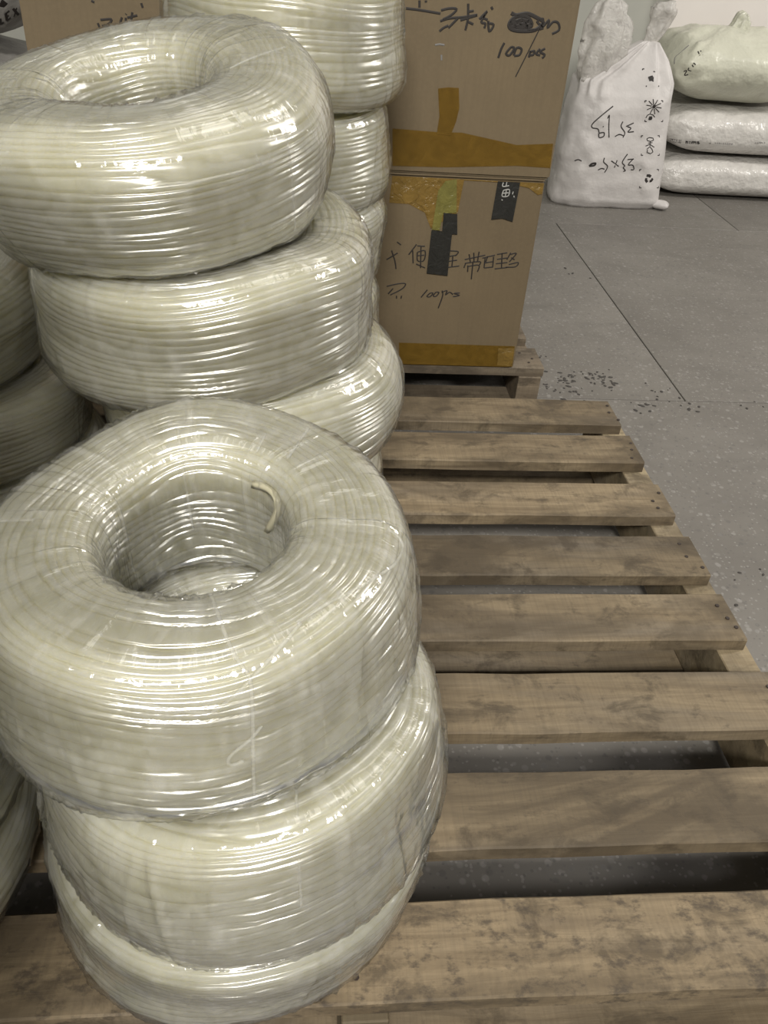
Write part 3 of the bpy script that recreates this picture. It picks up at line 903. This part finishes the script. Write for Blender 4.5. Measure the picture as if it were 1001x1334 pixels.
sym += [[(770, 380), (790, 370), (820, 375), (825, 392), (800, 402), (775, 396), (770, 380)], [(798, 402), (795, 440)], [(760, 440), (795, 425), (830, 450)], [(770, 465), (795, 445), (815, 470)], [(775, 470), (772, 492), (800, 502), (820, 488), (812, 465)], [(780, 415), (815, 412)]]
for a in range(3):
    an = a*2*math.pi/3-math.pi/2
    cx, cy = 786+26*math.cos(an), 706+26*math.sin(an)
    tx, ty = -math.sin(an), math.cos(an)
    sym.append(dict(p=[(cx-tx*18, cy-ty*18), (cx+tx*4, cy+ty*4), (cx+tx*16-10*math.cos(an), cy+ty*16-10*math.sin(an))], w=.010))
write('handling_symbols', sym, *ZB, sb, M['ink'], stand, .0034, .0006, False)
write('handling_symbols', [[(490, 285), (492, 280), (498, 280)], [(535, 290), (542, 292)], [(505, 352), (508, 348)], [(555, 352), (558, 348)], dict(p=[(515, 318), (530, 312), (532, 322), (518, 324)], w=.010), [(530, 328), (536, 330)]], *Z4, sb, M['ink'], stand, .004, .0006, False)

# lying sacks to the right
PXX = at_y(856, 240, 3.42).x
def top_of(o): return max(v.co.z for v in o.data.vertices)
s1 = tag(empty('plastic_sack', (PXX+.47, 3.64, 0)), 'glossy white sack lying on the floor, lowest of the right hand pile', 'sack')
b1 = pillow('body', .98, .48, .160, 21, M['sack_film'], s1, amp=.005, e=4.5)
z2 = top_of(b1)+.001
s2 = tag(empty('plastic_sack', (PXX+.48, 3.64, z2)), 'glossy white sack with a dark printed line, middle of the pile', 'sack')
b2 = pillow('body', .98, .48, .180, 22, M['sack_film'], s2, amp=.006, e=4.0)
z3 = z2 + top_of(b2)+.001
s3 = tag(empty('plastic_sack', (PXX+.25, 3.62, z3)), 'pale greenish sack with knotted top, uppermost of the right hand pile', 'sack')
b3 = pillow('body', .58, .46, .27, 23, M['sack_green'], s3, amp=.016, e=2.3)
s4 = tag(empty('plastic_sack', (PXX+.78, 3.66, z3)), 'cream sack at the right picture edge, beside the knotted greenish sack', 'sack')
b4 = pillow('body', .40, .42, .26, 24, M['sack_film'], s4, amp=.010)
crumple('knot', [Vector((-.02, -.05, top_of(b3)-.045)), Vector((-.015, -.05, top_of(b3)-.005)), Vector((-.01, -.05, top_of(b3)+.02)), Vector((0, -.05, top_of(b3)+.035))], [.05, .035, .03, .02], 5, M['sack_green'], s3, .7, 30, .2, 7)
ZP = ((860, 20), 5.13)
def ticks(x0, y0, x1, y1, n, hgt, rng):
    out = []
    for i in range(n):
        t = i/(n-1); x = x0+(x1-x0)*t; y = y0+(y1-y0)*t
        out.append([(x, y), (x+rng.uniform(-2, 3), y+hgt)])
        if rng.random() < .6: out.append([(x, y+rng.choice([0, hgt/2, hgt])), (x+(x1-x0)/n*.7, y+hgt/2)])
    return out
rg = random.Random(4)
write('printed_line', ticks(70, 822, 140, 832, 8, 22, rg)+ticks(175, 838, 260, 842, 9, 18, rg)+[[(250, 846), (340, 856)]], *ZP, bvh_of(b2), M['ink'], s2, .0035)
write('printed_line', ticks(370, 848, 480, 855, 9, 10, rg)+ticks(640, 848, 700, 846, 6, 10, rg), *ZP, bvh_of(b2), M['ink_grey'], s2, .002)
write('printed_line', ticks(390, 1195, 575, 1205, 18, 24, rg)+ticks(600, 1200, 705, 1208, 10, 22, rg)+ticks(170, 1182, 255, 1190, 7, 22, rg), *ZP, bvh_of(b1), M['ink_grey'], s1, .003)
write('handwriting', [[(160, 375), (180, 370), (165, 400), (190, 395)], [(195, 350), (190, 365), (210, 372)], [(225, 318), (240, 330)], [(215, 330), (225, 345)], [(255, 240), (268, 268)], [(272, 235), (288, 262)]], *ZP, bvh_of(b3), M['ink'], s3, .004)
write('handwriting', [[(195, 200), (130, 255), (100, 285), (98, 325)], [(130, 572), (150, 580), (175, 578)]], *ZP, bvh_of(b3), M['ink_grey'], s3, .004)

# sacks behind the left box (upper left corner)
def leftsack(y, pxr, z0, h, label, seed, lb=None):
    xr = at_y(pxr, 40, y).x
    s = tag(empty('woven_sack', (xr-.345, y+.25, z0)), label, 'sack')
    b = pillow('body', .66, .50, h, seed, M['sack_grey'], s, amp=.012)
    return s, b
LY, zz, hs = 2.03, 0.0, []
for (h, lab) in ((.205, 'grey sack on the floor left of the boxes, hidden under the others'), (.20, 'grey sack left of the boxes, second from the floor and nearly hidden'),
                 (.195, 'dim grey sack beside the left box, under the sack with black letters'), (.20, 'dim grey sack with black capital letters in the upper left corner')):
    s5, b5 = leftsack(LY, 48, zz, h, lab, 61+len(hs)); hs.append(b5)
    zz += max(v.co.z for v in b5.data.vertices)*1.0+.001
ZL = ((0, 0), 8.34)
write('lettering', [dict(p=[(60, 145), (75, 220)], w=.006), dict(p=[(55, 150), (100, 115)], w=.004), dict(p=[(66, 185), (95, 165)], w=.004), dict(p=[(75, 225), (115, 190)], w=.004),
                    dict(p=[(140, 92), (200, 160)], w=.006), dict(p=[(180, 85), (150, 180)], w=.003),
                    dict(p=[(0, 200), (10, 265), (40, 240)], w=.005), dict(p=[(0, 30), (30, 45), (55, 15)], w=.014)], *ZL, bvh_of(b5), M['ink'], s5, .005, .0006, False)

# ---------------------------------------------------------------- dirt crumbs on the floor by the pallet
rng = random.Random(9)
bm = bmesh.new()
spots = [(775, 490, 26), (745, 497, 14), (700, 485, 10), (720, 505, 12), (755, 515, 10), (790, 498, 10), (860, 510, 8), (840, 528, 10), (905, 530, 5), (980, 533, 5), (745, 362, 4), (700, 470, 6), (940, 790, 5), (975, 745, 4)]
for (px, py, n) in spots:
    for _ in range(n):
        p = at_z(px+rng.gauss(0, 12), py+rng.gauss(0, 6), 0)
        r = rng.uniform(.0015, .0048)
        m = Matrix.Translation(Vector((p.x, p.y, .0006))) @ Matrix.Rotation(rng.uniform(0, 6.28), 4, 'Z') @ Matrix.Diagonal((r*rng.uniform(.8, 2.2), r, .0012, 1))
        bmesh.ops.create_icosphere(bm, subdivisions=1, radius=1, matrix=m)
tag(link('dirt_crumbs', bm_mesh('dirt_crumbs', bm), M['dirt']), 'dark dirt crumbs scattered on the floor by the pallet corner', 'dirt', None, 'stuff')
